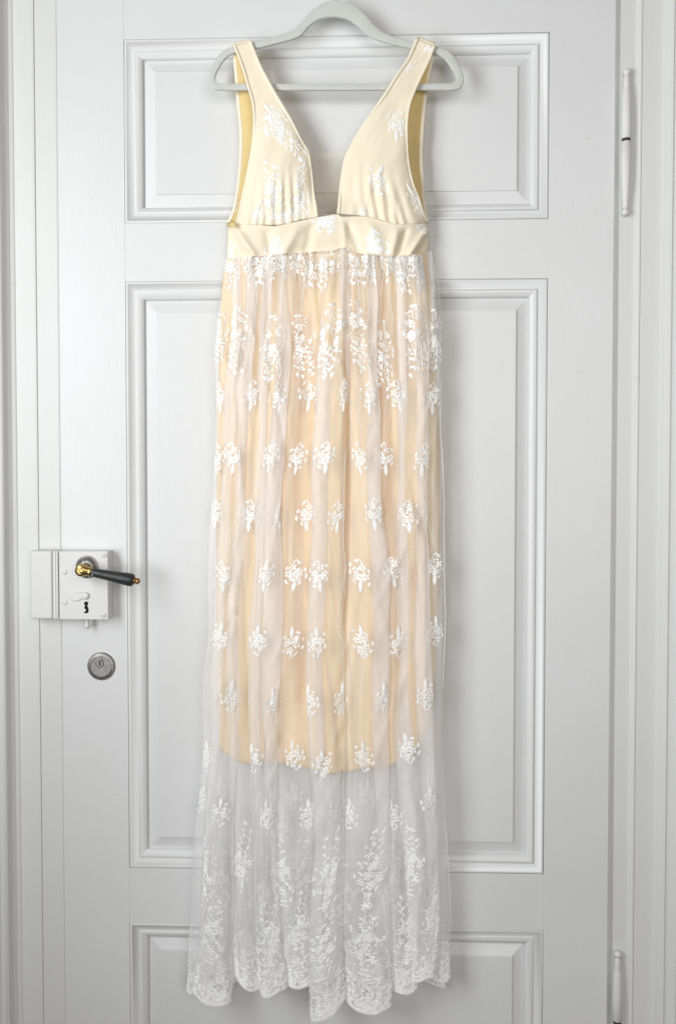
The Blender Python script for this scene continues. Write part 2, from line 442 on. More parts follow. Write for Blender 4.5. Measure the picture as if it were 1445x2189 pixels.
ka = P(65, 1250, LD)[0]; kb_ = P(112, 1250, LD)[0]
kp = MB().box(ka, kb_, -LD, -0.0034, lz0+0.0006, lz1+0.0004).build('lock_keeper', M_lock, fl, bevel=0.0028, segs=3)
MB().box(kb_+0.0002, P(118.5, 1250, LD)[0], -LD+0.0028, -0.0038, lz0+0.0004, lz1).build('ridge', M_lock, kp, bevel=0.0012)
MB().box(P(119.5, 1250, LD)[0], P(124.5, 1250, LD)[0], -LD+0.0008, -0.0038, lz0+0.0004, lz1).build('ridge', M_lock, kp, bevel=0.0012)

# lever handle
q = P(187, 1212, LD)
ND = LD+0.030
h0 = Vector(P(181, 1219.5, ND)); h1 = Vector(P(196, 1223, ND)); h2 = Vector(P(287, 1241, ND-0.002)); h3 = Vector(P(298, 1243, ND-0.002))
ax = h2-h1; L = ax.length
hd = MB().lathe(h1, ax, [(0, 0.0062), (0.002, 0.0066), (L*0.25, 0.0074), (L*0.5, 0.0084), (L*0.75, 0.0096), (L*0.90, 0.0103), (L*0.95, 0.0101), (L*0.985, 0.0088), (L*1.0, 0.0066)], 28).build('lever_handle', M_wood, door, smooth=True)
hd['label'] = 'tapered black wooden lever grip with brass end cap'
MB().lathe((q[0], -LD+0.0002, q[2]), (0, -1, 0), [(0, 0.0180), (0.0016, 0.0180), (0.0022, 0.0170), (0.0026, 0.0150), (0.0044, 0.0135), (0.0066, 0.0108), (0.0072, 0.0090)], 40).build('rosette', M_steel, hd, smooth=True, split=40)
MB().lathe((q[0]-0.0015, -LD-0.0064, q[2]+0.0098), (0, -1, 0), [(0, 0.0012), (0.0006, 0.0012)], 10).build('pin_hole', M_black, hd)
ND = LD+0.030
nk0 = P(173, 1218, ND)
MB().lathe((q[0], -LD-0.006, q[2]-0.001), (nk0[0]-q[0]+0.0015, -(ND-LD-0.004), nk0[2]-q[2]), [(0, 0.0088), (0.006, 0.0092), (0.014, 0.0098), (0.021, 0.0104), (0.027, 0.0100), (0.031, 0.0084), (0.0325, 0.0050)], 10).build('neck', M_brass, hd, bevel=0.0006)
h0 = Vector(P(181, 1219.5, ND)); h1 = Vector(P(196, 1223, ND)); h2 = Vector(P(287, 1241, ND-0.002)); h3 = Vector(P(298, 1243, ND-0.002))
ax = h2-h1; L = ax.length
MB().lathe(h0, ax, [(-0.004, 0.0092), (0.0, 0.0092), (0.005, 0.0074), (0.0078, 0.0064), (0.0080, 0.0080), (0.0104, 0.0082), (0.0106, 0.0068), (0.013, 0.0064)], 20).build('collar', M_brass, hd, bevel=0.0004)
MB().lathe(h1+ax.normalized()*0.0035+Vector((0.0, -0.0060, -0.0028)), (0, -1, -0.35), [(0, 0.0012), (0.001, 0.0010)], 10).build('grip_pin', M_chrome, hd, smooth=True)
MB().lathe(h1, ax, [(L*0.998, 0.0062), (L*1.03, 0.0058), (L*1.045, 0.0042), (L*1.06, 0.0036), (L*1.065, 0.0050), (L*1.09, 0.0054), (L*1.115, 0.0048), (L*1.12, 0.0030), (L*1.14, 0.0028), (L*1.15, 0.0010)], 16).build('end_cap', simple('copper_brass', (0.55, 0.32, 0.16), 0.35, 1.0, 0.3), hd, smooth=True)

# cylinder lock
q = P(216, 1425, 0.004)
cy = MB().lathe((q[0], -0.0001, q[2]), (0, -1, 0), [(0, 0.0228), (0.0014, 0.0228), (0.0034, 0.0212), (0.0044, 0.0180), (0.0046, 0.0172), (0.0036, 0.0166), (0.0034, 0.0050), (0.0034, 0.001)], 44).build('cylinder_lock', M_steel, door, smooth=True, split=30)
cy['label'] = 'round worn steel cylinder lock'
q2 = P(213.5, 1419, 0.005)
MB().lathe((q2[0], -0.0035, q2[2]), (0, -1, 0), [(0, 0.0064), (0.0012, 0.0064), (0.0016, 0.0058), (0.0012, 0.0055), (0.0012, 0.0008)], 28).build('plug', M_steel, cy)
MB().prism([(q2[0]+dx*0.001, q2[2]+dz*0.001) for dx, dz in ((-1.8, 4), (0.6, 4.6), (1.6, 3.2), (0.7, 1.4), (1.5, -0.5), (0.2, -3.6), (-1.0, -3.2), (-0.2, -0.8), (-1.0, 1.0), (-0.4, 2.4), (-2.0, 3.0))], -0.0052, -0.0040).build('key_slot', M_black, cy)

# ------------------------------------------------------------------ the hanger
HD = 0.028                                   # distance of its middle plane from the door
outer = [(718, 1), (752, 10), (779, 30), (797, 52), (815, 68), (842, 79), (888, 92), (930, 100), (955, 108), (972, 124), (983, 146), (991, 166), (988, 182), (972, 193)]
bott = [(900, 193.5), (720, 194), (540, 194)]
outl = [(468, 193.5), (452, 187), (445, 172), (449, 155), (460, 132), (475, 112), (500, 100), (545, 90), (590, 78), (625, 67), (643, 51), (661, 29), (686, 10)]
inner = [(718, 37), (742, 42), (764, 56), (782, 73), (800, 84), (835, 95), (880, 105), (925, 114), (948, 125), (962, 144), (973, 163), (974, 172), (966, 178), (955, 179)]
inb = [(900, 179.5), (720, 180), (540, 180)]
inl = [(478, 179.5), (463, 175), (460, 166), (469, 146), (484, 125), (505, 113), (552, 104), (600, 92), (640, 79), (660, 58), (682, 43), (700, 38)]
O = smoothpoly(outer+bott+outl+[outer[0]], 220)[:-1]
I = smoothpoly(inner+inb+inl+[inner[0]], 220)[:-1]
hg = empty('clothes_hanger', tuple(P(718, 194, HD))); tag(hg, 'flat sage grey velvet clothes hanger holding the dress', 'hanger')
mb = MB(); T = 0.0030
vs = []
for (pts, dd, k) in ((O, HD-T, 0), (O, HD+T, 0), (I, HD+T, 0), (I, HD-T, 0)):
    Q = P(pts[:, 0], pts[:, 1], HD); Q = Q.copy(); Q[:, 1] = -dd
    vs += [tuple(q) for q in Q]
n = len(O); fs = []
for r in range(4):
    for k in range(n):
        j = (k+1) % n; r2 = (r+1) % 4
        fs.append((r*n+k, r*n+j, r2*n+j, r2*n+k))
mb.add(vs, fs).build('body', M_velvet, hg, smooth=True, bevel=0.0018, segs=3)
hk = []
base = P(718, 3, HD)
hk = [Vector((base[0], -HD, base[2]-0.004)), Vector((base[0], -HD, base[2]+0.02))]
for t in np.linspace(-0.5*math.pi+0.35, math.pi*1.05, 22):
    hk.append(Vector((base[0]+0.004+0.021*math.cos(t)*1.0, -HD, base[2]+0.050+0.024*math.sin(t))))
MB().tube(smoothpoly([tuple(p) for p in hk], 60), 0.0016, 8).build('hook', M_chrome, hg, smooth=True)

# ------------------------------------------------------------------ grid surfaces for cloth
class Surf:
    def __init__(s, G):
        s.G = np.asarray(G, float); s.nt, s.ns = s.G.shape[:2]
        d = np.linalg.norm(np.diff(s.G, axis=1), axis=2)
        s.C = np.concatenate([np.zeros((s.nt, 1)), np.cumsum(d, axis=1)], axis=1)
        dt = np.gradient(s.G, axis=0); ds = np.gradient(s.G, axis=1)
        n = np.cross(ds, dt); l = np.linalg.norm(n, axis=2, keepdims=True); n = n/np.maximum(l, 1e-12)
        if n[..., 1].mean() > 0: n = -n
        s.Nn = n
        s.px, s.py = to_px(s.G)
    def find(s, px, py, rank=0):
        d = (s.px-px)**2+(s.py-py)**2
        near = d < max(d.min()*1.5+1, 30.0)
        yy = np.where(near, s.G[..., 1], 9.0)
        i = np.argmin(yy) if rank == 0 else np.argmax(np.where(near, s.G[..., 1], -9.0))
        return divmod(int(i), s.ns)
    def place(s, t0, s0, UVH):
        out = np.zeros((len(UVH), 3)); ok = np.ones(len(UVH), bool)
        rh = np.linalg.norm(s.G[min(t0+1, s.nt-1), s0]-s.G[max(t0-1, 0), s0])/(min(t0+1, s.nt-1)-max(t0-1, 0))
        idx = np.arange(s.ns)
        for k, (u, v, h) in enumerate(UVH):
            t = t0-v/rh
            if t < 0 or t > s.nt-1.001: ok[k] = False; t = min(max(t, 0), s.nt-1.001)
            ti = int(t); ft = t-ti
            c = s.C[ti]*(1-ft)+s.C[ti+1]*ft
            w = c[s0]+u
            if w < 0 or w > c[-1]: ok[k] = False
            si = np.interp(w, c, idx); a = min(int(si), s.ns-2); fa = si-a
            def bl(A): return (A[ti, a]*(1-fa)+A[ti, a+1]*fa)*(1-ft)+(A[ti+1, a]*(1-fa)+A[ti+1, a+1]*fa)*ft
            nn = bl(s.Nn)
            out[k] = bl(s.G)+nn*h/max(np.linalg.norm(nn), 1e-6)
        return out, ok
    def mesh(s, mb=None):
        mb = mb or MB(); nt, ns = s.nt, s.ns
        mb.add(s.G.reshape(-1, 3), [(i*ns+j, i*ns+j+1, (i+1)*ns+j+1, (i+1)*ns+j) for i in range(nt-1) for j in range(ns-1)])
        return mb
    def uv(s):
        v = np.repeat(np.linspace(0, 1, s.nt)[:, None], s.ns, 1)
        w = np.repeat(s.C[s.nt//2][None, :], s.nt, 0)/0.5
        return np.stack([w, v], 2).reshape(-1, 2)

# ------------------------------------------------------------------ embroidery
class Motif:
    """flat pattern of raised stitched petals, dots, leaves and stems in metres (u right, v up, h off the net)"""
    def __init__(s): s.v = []; s.f = []
    def petal(s, cx, cy, rx, ry, rot=0.0, h=0.0009, n=7):
        b = len(s.v); c, q = math.cos(rot), math.sin(rot)
        s.v.append((cx, cy, h))
        for k in range(n):
            t = 2*math.pi*k/n; x, y = rx*math.cos(t), ry*math.sin(t)
            s.v.append((cx+x*c-y*q, cy+x*q+y*c, 0.00035))
        s.f += [(b, b+1+k, b+1+(k+1) % n) for k in range(n)]
    def leaf(s, cx, cy, L, w, rot, h=0.0009):
        """pointed leaf with a sunk midrib"""
        b = len(s.v); c, q = math.cos(rot), math.sin(rot); m = 5
        for k in range(m+1):
            t = k/m; ww = w*math.sin(math.pi*min(t*0.93+0.04, 1))**0.8; y = (t-0.5)*L
            for x, hh in ((-ww, 0.0003), (-ww*0.45, h), (0, 0.0005), (ww*0.45, h), (ww, 0.0003)):
                s.v.append((cx+x*c-y*q, cy+x*q+y*c, hh))
        for k in range(m):
            for j in range(4):
                s.f.append((b+k*5+j, b+k*5+j+1, b+(k+1)*5+j+1, b+(k+1)*5+j))
    def stem(s, pts, w=0.0006):
        p = smoothpoly(pts, max(4, len(pts)*3)); b = len(s.v)
        for i in range(len(p)):
            t = p[min(i+1, len(p)-1)]-p[max(i-1, 0)]; t = t/(np.linalg.norm(t)+1e-9)
            for sx, hh in ((-1, 0.0004), (0, 0.0009), (1, 0.0004)):
                s.v.append((p[i][0]-t[1]*w*sx, p[i][1]+t[0]*w*sx, hh))
        for i in range(len(p)-1):
            for j in range(2): s.f.append((b+i*3+j, b+i*3+j+1, b+(i+1)*3+j+1, b+(i+1)*3+j))
    def flower(s, cx, cy, r, rot=0.0, n=5):
        for k in range(n):
            a = rot+2*math.pi*k/n
            s.petal(cx+math.cos(a)*r*0.64, cy+math.sin(a)*r*0.64, r*0.40, r*0.31, a, 0.0008)
        s.petal(cx, cy, r*0.18, r*0.18, 0, 0.0006, 5)
    def ring(s, cx, cy, r, w, a0=0.0, a1=6.2):
        s.stem([(cx+r*math.cos(t), cy+r*math.sin(t)) for t in np.linspace(a0, a1, 7)], w)
    def trio(s, x0, y0, ang, L, r):
        x1, y1 = x0+math.cos(ang)*L, y0+math.sin(ang)*L
        s.stem([(x0, y0), ((x0+x1)/2+r*0.2, (y0+y1)/2), (x1, y1)], r*0.22)
        for da in (-0.75, 0, 0.75):
            s.petal(x1+math.cos(ang+da)*r*1.5, y1+math.sin(ang+da)*r*1.5, r*1.0, r*0.85, ang+da)

px_ = PXM*0.97
def sprig(seed):
    """small sprig: one long stitched leaf at the top, clustered florets and dot trios below"""
    r = random.Random(seed); m = Motif()
    m.leaf(r.uniform(-2, 2)*px_, 21*px_, 26*px_, 4.6*px_, r.uniform(-.08, .08), 0.0012)
    m.flower(-1*px_, 3*px_, 9.5*px_, r.random())
    m.flower(-12*px_, -3*px_, 7.5*px_, r.random()); m.flower(10*px_, -8*px_, 8*px_, r.random()); m.flower(9*px_, 7*px_, 6*px_, r.random())
    m.flower(-3*px_, -18*px_, 7.5*px_, r.random())
    m.ring(3*px_, -28*px_, 4.6*px_, 1.4*px_, 2.5, 7.0)
    for (x, y, a, l) in ((-8, 6, 2.5, 7), (7, 10, 0.8, 6), (12, 1, 0.1, 8), (12, -10, -0.5, 7), (-9, -13, 3.6, 6), (5, -22, -0.9, 4)):
        m.trio(x*px_, y*px_, a+r.uniform(-.3, .3), l*px_*r.uniform(.6, 1.3), r.uniform(2.2, 2.9)*px_)
    for k in range(14):
        m.petal(r.uniform(-10, 10)*px_, r.uniform(-26, 11)*px_, r.uniform(2, 3.2)*px_, 2.2*px_, r.random()*3)
    return m
def spray(seed, w=34, h=46, tails=5, top=True, dens=1.0):
    """large spray: a crowded heart of flowers with leaf-and-dot tendrils hanging from it"""
    r = random.Random(seed); m = Motif()
    for k in range(int(9*dens)):
        a = r.random()*6.28; q = math.sqrt(r.random())
        m.flower(math.cos(a)*q*w*0.80*px_, math.sin(a)*q*h*0.75*px_, r.uniform(5.5, 9.5)*px_, r.random())
    for k in range(int(6*dens)):
        a = r.random()*6.28; q = math.sqrt(r.random())
        m.leaf(math.cos(a)*q*w*0.85*px_, math.sin(a)*q*h*0.8*px_, r.uniform(8, 14)*px_, r.uniform(2.4, 3.8)*px_, r.random()*6.28)
    for k in range(int(34*dens)):
        a = r.random()*6.28; q = math.sqrt(r.random())
        m.petal(math.cos(a)*q*w*px_, math.sin(a)*q*h*0.9*px_, r.uniform(1.5, 2.6)*px_, r.uniform(1.3, 2.0)*px_, r.random()*3)
    for k in range(6):
        m.ring(r.uniform(-.6, .6)*w*px_, r.uniform(-.6, .6)*h*px_, r.uniform(4, 7)*px_, 0.9*px_)
    for k in range(8):
        a = r.uniform(-0.6, 3.7); m.trio(math.cos(a)*w*0.7*px_, math.sin(a)*h*0.7*px_, a, r.uniform(8, 14)*px_, 2.6*px_)
    for k in range(tails):
        x0 = (k-(tails-1)/2)*w*1.5/tails; y0 = -h*0.5; L = h*r.uniform(0.9, 1.5); bend = r.uniform(-10, 10)
        pts = [(x0*px_, y0*px_), ((x0+bend*0.4)*px_, (y0-L*0.4)*px_), ((x0+bend)*px_, (y0-L*0.8)*px_)]
        m.stem(pts, 0.9*px_)
        for j in range(5):
            t = 0.2+0.17*j; sx = 1 if j % 2 else -1
            cx, cy = x0+bend*t*t, y0-L*0.8*t
            if r.random() < .55: m.leaf((cx+sx*r.uniform(3, 6))*px_, (cy-2)*px_, r.uniform(7, 12)*px_, r.uniform(2.2, 3.2)*px_, sx*r.uniform(.4, 1.5)+math.pi)
            else: m.trio(cx*px_, cy*px_, -math.pi/2+sx*r.uniform(.5, 1.3), r.uniform(3, 7)*px_, 2.1*px_)
        m.trio(pts[-1][0], pts[-1][1], -math.pi/2+r.uniform(-.3, .3), 7*px_, 2.8*px_)
        m.leaf(pts[-1][0]+r.uniform(-4, 4)*px_, pts[-1][1]-13*px_, 12*px_, 3.0*px_, r.uniform(-.4, .4))
    if top:
        for k in range(3):
            x = r.uniform(-.4, .4)*w; m.stem([(x*px_, h*0.6*px_), (x*1.1*px_, h*0.85*px_), (x*0.9*px_, h*1.0*px_)], 0.8*px_)
            m.trio(x*0.9*px_, h*1.0*px_, math.pi/2, 4*px_, 2.8*px_)
    return m
SPRIG = [sprig(s) for s in range(6)]
SPRAY = [spray(s+40) for s in range(6)]

def stitch(name, surf, parent, mot, px, py, sx=1.0, sy=1.0, rot=0.0, rank=0, mat=None, kind=None):
    t0, s0 = surf.find(px, py, rank)
    V = np.array(mot.v); c, q = math.cos(rot), math.sin(rot)
    U = V.copy(); x, y = V[:, 0]*sx, V[:, 1]*sy
    U[:, 0] = x*c-y*q; U[:, 1] = x*q+y*c
    pos, ok = surf.place(t0, s0, U)
    F = [f for f in mot.f if all(ok[i] for i in f)]
    if len(F) < 6: return None
    used = sorted({i for f in F for i in f}); rm = {i: k for k, i in enumerate(used)}
    mb = MB(); mb.add(pos[used], [tuple(rm[i] for i in f) for f in F])
    o = mb.build(name, mat or M_thread, parent, smooth=False, origin=pos[used].mean(0), angle='keep')
    if kind: o['kind'] = kind
    return o

# ------------------------------------------------------------------ the dress
dress = empty('lace_dress', tuple(P(700, 2170, 0.03)))
tag(dress, 'cream sleeveless maxi dress with sheer white embroidered overskirt on the hanger', 'dress')

# --- back of the bodice (inner lining seen through the armholes) and sheer back panel
NB = 46
def ruled(Lp, Rp, nr, ncol, dfun, Bot=None):
    Lq = smoothpoly(Lp, nr); Rq = smoothpoly(Rp, nr)
    u = np.linspace(0, 1, ncol)[None, :]; v = np.linspace(0, 1, nr)[:, None]
    px = Lq[:, :1]*(1-u)+Rq[:, :1]*u; py = Lq[:, 1:]*(1-u)+Rq[:, 1:]*u
    if Bot is not None:
        bq = smoothpoly(Bot, ncol)
        k = sstep(0.45, 1.0, v)
        px = px+(bq[None, :, 0]-px[-1:, :])*k; py = py+(bq[None, :, 1]-py[-1:, :])*k
    return Surf(P(px, py, dfun(u+0*v, v+0*u, px, py)))

bkL = ruled([(499, 104), (505, 177), (508, 221), (514, 281), (513, 341), (506, 412), (498, 452), (484, 482)],
            [(533, 96), (556, 177), (570, 221), (585, 281), (590, 341), (590, 412), (590, 452), (590, 486)], NB, 14,
            lambda u, v, px, py: 0.020-0.008*sstep(0.0, 0.25, v)+0.006*np.sin(math.pi*u)+0.0015*vnoise(px/18, py/40, 3))
bL = bkL.mesh().build('back_bodice', M_lining, dress, smooth=True, solid=0.0008)
bkR = ruled([(893, 90), (868, 177), (850, 221), (840, 281), (835, 341), (835, 412), (835, 452), (835, 484)],
            [(929, 100), (915, 177), (909, 221), (904, 281), (902, 341), (907, 420), (911, 452), (917, 476)], NB, 14,
            lambda u, v, px, py: 0.020-0.008*sstep(0.0, 0.25, v)+0.006*np.sin(math.pi*u)+0.0015*vnoise(px/18, py/40, 4))
bR = bkR.mesh().build('back_bodice', M_lining, dress, smooth=True, solid=0.0008)
bkC = ruled([(560, 328), (560, 400), (560, 478)], [(850, 326), (850, 400), (850, 478)], 20, 30,
            lambda u, v, px, py: 0.013+0.0012*vnoise(px/30, py/40, 5))
bkC.mesh().build('sheer_back_panel', M_backnet, dress, smooth=True, uv=bkC.uv())
# edge band of the back armholes
def band(surf_edge, r, name, mat, parent, flat=0.5, n=8):
    return MB().tube(surf_edge, r, n, flat).build(name, mat, parent, smooth=True)
band(bkL.G[:, 0]+np.array([0.0015, -0.001, 0]), 0.0030, 'armhole_binding', M_bind, bL)
band(bkR.G[:, -1]+np.array([-0.0015, -0.001, 0]), 0.0030, 'armhole_binding', M_bind, bR)

# --- front cups with straps
def cup_depth(seed, flip, gx):
    def f(u, v, px, py):
        d = 0.0345+0.004*sstep(0, .2, v)+0.011*np.sin(math.pi*np.clip(u, 0, 1))**0.8*sstep(0.30, 0.80, v)*(1-0.35*sstep(.86, 1, v))
        g = sstep(0.66, 1.0, v)
        d = d+0.0034*g*np.sin((u-0.5)*gx+1.3*vnoise(px/40, py/60, seed))*np.sin(math.pi*u)
        d = d+0.0016*vnoise(px/30+py/60, py/80, seed+1)*sstep(.1, .4, v)+0.0004*vnoise(px/9+py/14, py/30, seed+2)
        d = d-0.004*(np.abs(2*u-1)**6)*sstep(.3, .6, v)
        k = sstep(.84, 1.0, v)
        return d*(1-k)+(0.0443-0.026*np.abs((px-701.5)/214.5)**9+0.0020*np.sin(u*gx*1.3+2*vnoise(px/30, py*0, seed+5))*np.sin(math.pi*u))*k
    return f
LA = [(500, 97), (510, 122), (520, 150), (530, 185), (540, 221), (543, 261), (539, 311), (530, 365), (520, 412), (512, 452), (504, 484)]
LV = [(536, 88), (547, 115), (560, 146), (590, 201), (621, 253), (645, 301), (659, 325), (665, 357), (671, 412), (676, 440), (679, 464)]
LBt = [(504, 484), (520, 481), (550, 480), (591, 481), (621, 476), (641, 470), (679, 464)]
cupL = ruled(LA, LV, 100, 60, cup_depth(20, 1, 46), LBt)
RV = [(890, 82), (881, 104), (870, 128), (845, 164), (825, 197), (793, 243), (768, 280), (748, 315), (737, 340), (731, 371), (727, 402), (722, 457)]
RA = [(930, 98), (916, 133), (899, 168), (887, 195), (876, 226), (871, 263), (871, 309), (874, 350), (883, 392), (895, 423), (905, 454), (916, 476)]
RBt = [(722, 457), (762, 460), (793, 465), (824, 473), (845, 479), (876, 479), (916, 476)]
cupR = ruled(RV, RA, 100, 60, cup_depth(31, -1, 40), RBt)
cL = cupL.mesh().build('bodice_cup', M_bodice, dress, smooth=True, solid=0.0010)
cR = cupR.mesh().build('bodice_cup', M_bodice, dress, smooth=True, solid=0.0010)
band(cupL.G[:, 0]+np.array([0.001, -0.0012, 0]), 0.0021, 'armhole_binding', M_bind, cL, 0.5)
band(cupL.G[:, -1]+np.array([-0.0012, -0.0008, 0]), 0.0026, 'neckline_binding', M_bind, cL, 0.45)
band(cupR.G[:, 0]+np.array([0.0012, -0.0008, 0]), 0.0026, 'neckline_binding', M_bind, cR, 0.45)
band(cupR.G[:, -1]+np.array([-0.001, -0.0012, 0]), 0.0019, 'armhole_binding', M_bind, cR, 0.5)
# shoulder seams: the strap runs over the hanger arm to the back
for (cs, bs) in ((cupL, bkL), (cupR, bkR)):
    nF = 16; rowF = cs.G[0][np.linspace(0, cs.ns-1, nF).astype(int)]; rowB = bs.G[0][np.linspace(0, bs.ns-1, nF).astype(int)]
    G = []
    for k in range(11):
        t = k/10; a = math.pi*t
        mid = rowF*(1-t)+rowB*t
        q = mid.copy(); q[:, 1] = rowF[:, 1]*(0.5+0.5*math.cos(a))+rowB[:, 1]*(0.5-0.5*math.cos(a)); q[:, 2] += 0.0058*math.sin(a)
        G.append(q)
    Surf(np.array(G)).mesh().build('shoulder_strap', M_bodice, dress, smooth=True, solid=0.0008)

# --- waistband
WT = [(487, 484), (519, 480), (550, 480), (586, 483), (613, 478), (640, 472), (676, 465), (718, 458), (733, 463), (783, 463), (839, 477), (877, 478), (916, 477)]
WB = [(484, 553), (514, 551), (550, 548), (571, 546), (622, 542), (676, 538), (712, 536), (733, 529), (750, 535), (768, 542), (795, 544), (821, 548), (849, 547), (877, 546), (918, 537)]
ncw, nrw = 150, 34
tq = smoothpoly(WT, ncw); bq = smoothpoly(WB, ncw)
v = np.linspace(0, 1, nrw)[:, None]
wpx = tq[None, :, 0]*(1-v)+bq[None, :, 0]*v; wpy = tq[None, :, 1]*(1-v)+bq[None, :, 1]*v
uu = np.linspace(0, 1, ncw)[None, :]+0*v
def ridge(px, py, x0, y0, x1, y1, w):
    """soft crease along a segment"""
    dx, dy = x1-x0, y1-y0; L = math.hypot(dx, dy)
    t = ((px-x0)*dx+(py-y0)*dy)/L/L; e = ((px-x0)*dy-(py-y0)*dx)/L
    return np.exp(-(e/w)**2)*np.exp(-(np.maximum(np.abs(t-.5)-.4, 0)/.15)**2)
wd = 0.044-0.026*(np.abs(2*uu-1)**9)+0.002*vnoise(wpx/40, wpy/60, 8)*sstep(0.0, 0.3, v)
for (x0, y0, x1, y1, w, hh) in ((505, 490, 545, 548, 7, .0035), (495, 485, 512, 545, 5, -.003), (572, 486, 580, 540, 9, -.0030), (640, 478, 606, 545, 9, .0030), (668, 476, 655, 540, 8, -.0022), (735, 468, 737, 530, 5, .0014),
                              (742, 470, 770, 540, 8, -.0026), (850, 482, 838, 545, 7, .0030), (870, 486, 850, 545, 5, -.0024), (915, 490, 875, 545, 6, .0040), (912, 505, 890, 545, 5, -.0040), (790, 470, 815, 545, 10, .0020)):
    wd = wd+1.9*hh*ridge(wpx, wpy, x0, y0, x1, y1, w*1.25)*sstep(0.0, 0.35, v)
wd = wd-0.0050*sstep(0.6, 1.0, v)
waist = Surf(P(wpx, wpy, wd))
wb = waist.mesh().build('waistband', M_bodice, dress, smooth=True, solid=0.0012)
fr_ = MB(); q = P(484, 479, 0.026)
fr_.add([P(484, 478, .020), P(497, 470, .030), P(503, 478, .046), P(502, 486, .046), P(490, 482, .036), P(486, 484, .024)], [(0, 1, 5), (1, 4, 5), (1, 2, 4), (2, 3, 4)])
fr_.build('side_seam_fold', M_lining, dress, smooth=True, solid=0.0008)

# --- slip (opaque lining skirt)
SY = [545, 600, 700, 850, 1000, 1200, 1400, 1500, 1560, 1600, 1640]
SLx = [486, 476, 470, 466, 464, 463, 464, 466, 468, 471, 480]
SRx = [915, 920, 928, 936, 940, 940, 934, 926, 916, 906, 892]
hem_px = smoothpoly([(476, 1604), (494, 1626), (530, 1632), (590, 1634), (650, 1640), (700, 1652), (742, 1651), (800, 1644), (845, 1640), (880, 1612), (896, 1590)], 120)
nS, nT = 120, 150
u = np.linspace(0, 1, nS); hemx = hem_px[:, 0]; hemy = hem_px[:, 1]
ytop = np.interp(488+u*(914-488), bq[:, 0], bq[:, 1])-3
VV = np.linspace(0, 1, nT)[:, None]
spy = ytop[None, :]*(1-VV)+hemy[None, :]*VV
sl = np.interp(spy, SY, SLx); sr = np.interp(spy, SY, SRx)
spx = sl*(1-u[None, :])+sr*u[None, :]
uS = u[None, :]+0*VV
sd = 0.016+0.020*(1-np.abs(2*uS-1)**10)
for (x0, y0, x1, y1, w, hh) in ((645, 560, 650, 1500, 16, -.012), (748, 560, 742, 1300, 9, -.010), (815, 600, 835, 1400, 13, -.010), (608, 640, 602, 1400, 9, -.006), (545, 620, 520, 1200, 12, -.008), (505, 760, 480, 1600, 12, -.005),
                              (710, 540, 700, 1640, 22, .006), (575, 560, 560, 1600, 18, .005), (782, 560, 790, 1600, 20, .004), (880, 620, 870, 1580, 16, -.006), (905, 600, 908, 1500, 10, .004), (690, 1300, 735, 1650, 14, -.006), (600, 1350, 585, 1630, 14, .004), (500, 1200, 540, 1620, 10, -.004), (850, 560, 852, 900, 12, .006), (860, 1200, 820, 1630, 12, -.004)):
    sd = sd+1.9*hh*ridge(spx, spy, x0, y0, x1, y1, w)
sd = sd+0.003*vnoise(spx/34, spy/260, 51)+0.0014*vnoise(spx/13+spy/90, spy/130, 52)+0.0022*vnoise(spx/11, spy/180, 53)*(1-sstep(600, 900, spy))
sd = np.clip(sd, 0.0145, 0.031+0.008*sstep(600, 900, spy))
spy = spy+VV**6*(2.5*vnoise(spx/38, 0*spx, 54)+1.5*vnoise(spx/13, 0*spx, 55))
slipS = Surf(P(spx, spy, sd))
mbs = slipS.mesh()
bk = Surf(P(spx, spy, 0.0135+0*sd)); bk.mesh(mbs)
mbs.build('slip_skirt', M_slip, dress, smooth=True, solid=0.0008)

# --- sheer overskirt, front: pleats as (left turn, right turn) photo columns at key rows
KY = [545, 650, 800, 950, 1100, 1300, 1450, 1600, 1800, 2000, 2150]
FOLD = [
 ([482,468,461,457,450,443,440,436,418,406,398], [515,510,504,500,492,480,474,468,458,444,424], 0.026, 2125, 2108),
 ([506,494,486,480,470,456,450,446,440,426,414], [540,550,534,530,524,514,508,507,502,497,492], 0.046, 2118, 2152),
 ([530,520,506,508,504,492,488,490,496,500,500], [585,580,574,568,568,560,556,556,548,545,550], 0.040, 2090, 2112),
 ([572,564,554,550,546,538,534,536,540,548,556], [612,618,617,613,600,603,602,592,590,600,612], 0.049, 2126, 2112),
 ([598,596,590,576,562,558,558,560,572,590,604], [660,680,700,700,694,690,688,690,694,690,690], 0.041, 2100, 2094),
 ([690,684,678,676,666,658,658,662,670,662,667], [742,745,745,743,735,733,735,738,735,730,735], 0.057, 2180, 2142),
 ([728,734,744,750,754,746,746,742,738,734,736], [800,806,808,812,823,834,834,827,826,834,832], 0.053, 2146, 2158),
 ([784,788,788,786,790,796,798,798,806,816,826], [858,864,866,868,870,872,872,876,884,890,894], 0.043, 2116, 2106),
 ([842,848,850,850,852,852,852,850,856,866,876], [900,912,918,916,916,916,918,924,930,934,932], 0.045, 2094, 2084),
 ([882,888,894,892,890,890,890,896,906,916,922], [922,938,941,946,951,951,946,949,953,962,968], 0.030, 2080, 2088)]
nR = 190
TV = np.linspace(0, 1, nR)
nodesx = []; nodesd = []; nodesh = []
def keyint(ks, y):                           # smooth interpolation of key columns
    p = smoothpoly(list(zip(KY, ks)), 300); return np.interp(y, p[:, 0], p[:, 1])
yy = 545+TV*(2150-545)
for i, (Lk, Rk, dd, hl, hr) in enumerate(FOLD):
    for j, (kk, hh) in enumerate(((Lk, hl), (Rk, hr))):
        wob = 5.5*vnoise(yy/150+i*7.3+j*3.1, 0*yy+i, 60+i)+0.6*vnoise(yy/45+i*3.3+j, 0*yy, 90+i)
        nodesx.append(keyint(kk, yy)+wob*sstep(545, 640, yy)); nodesd.append(dd); nodesh.append(hh)
nodesx = np.array(nodesx); NNo = len(nodesx); SEG = 12
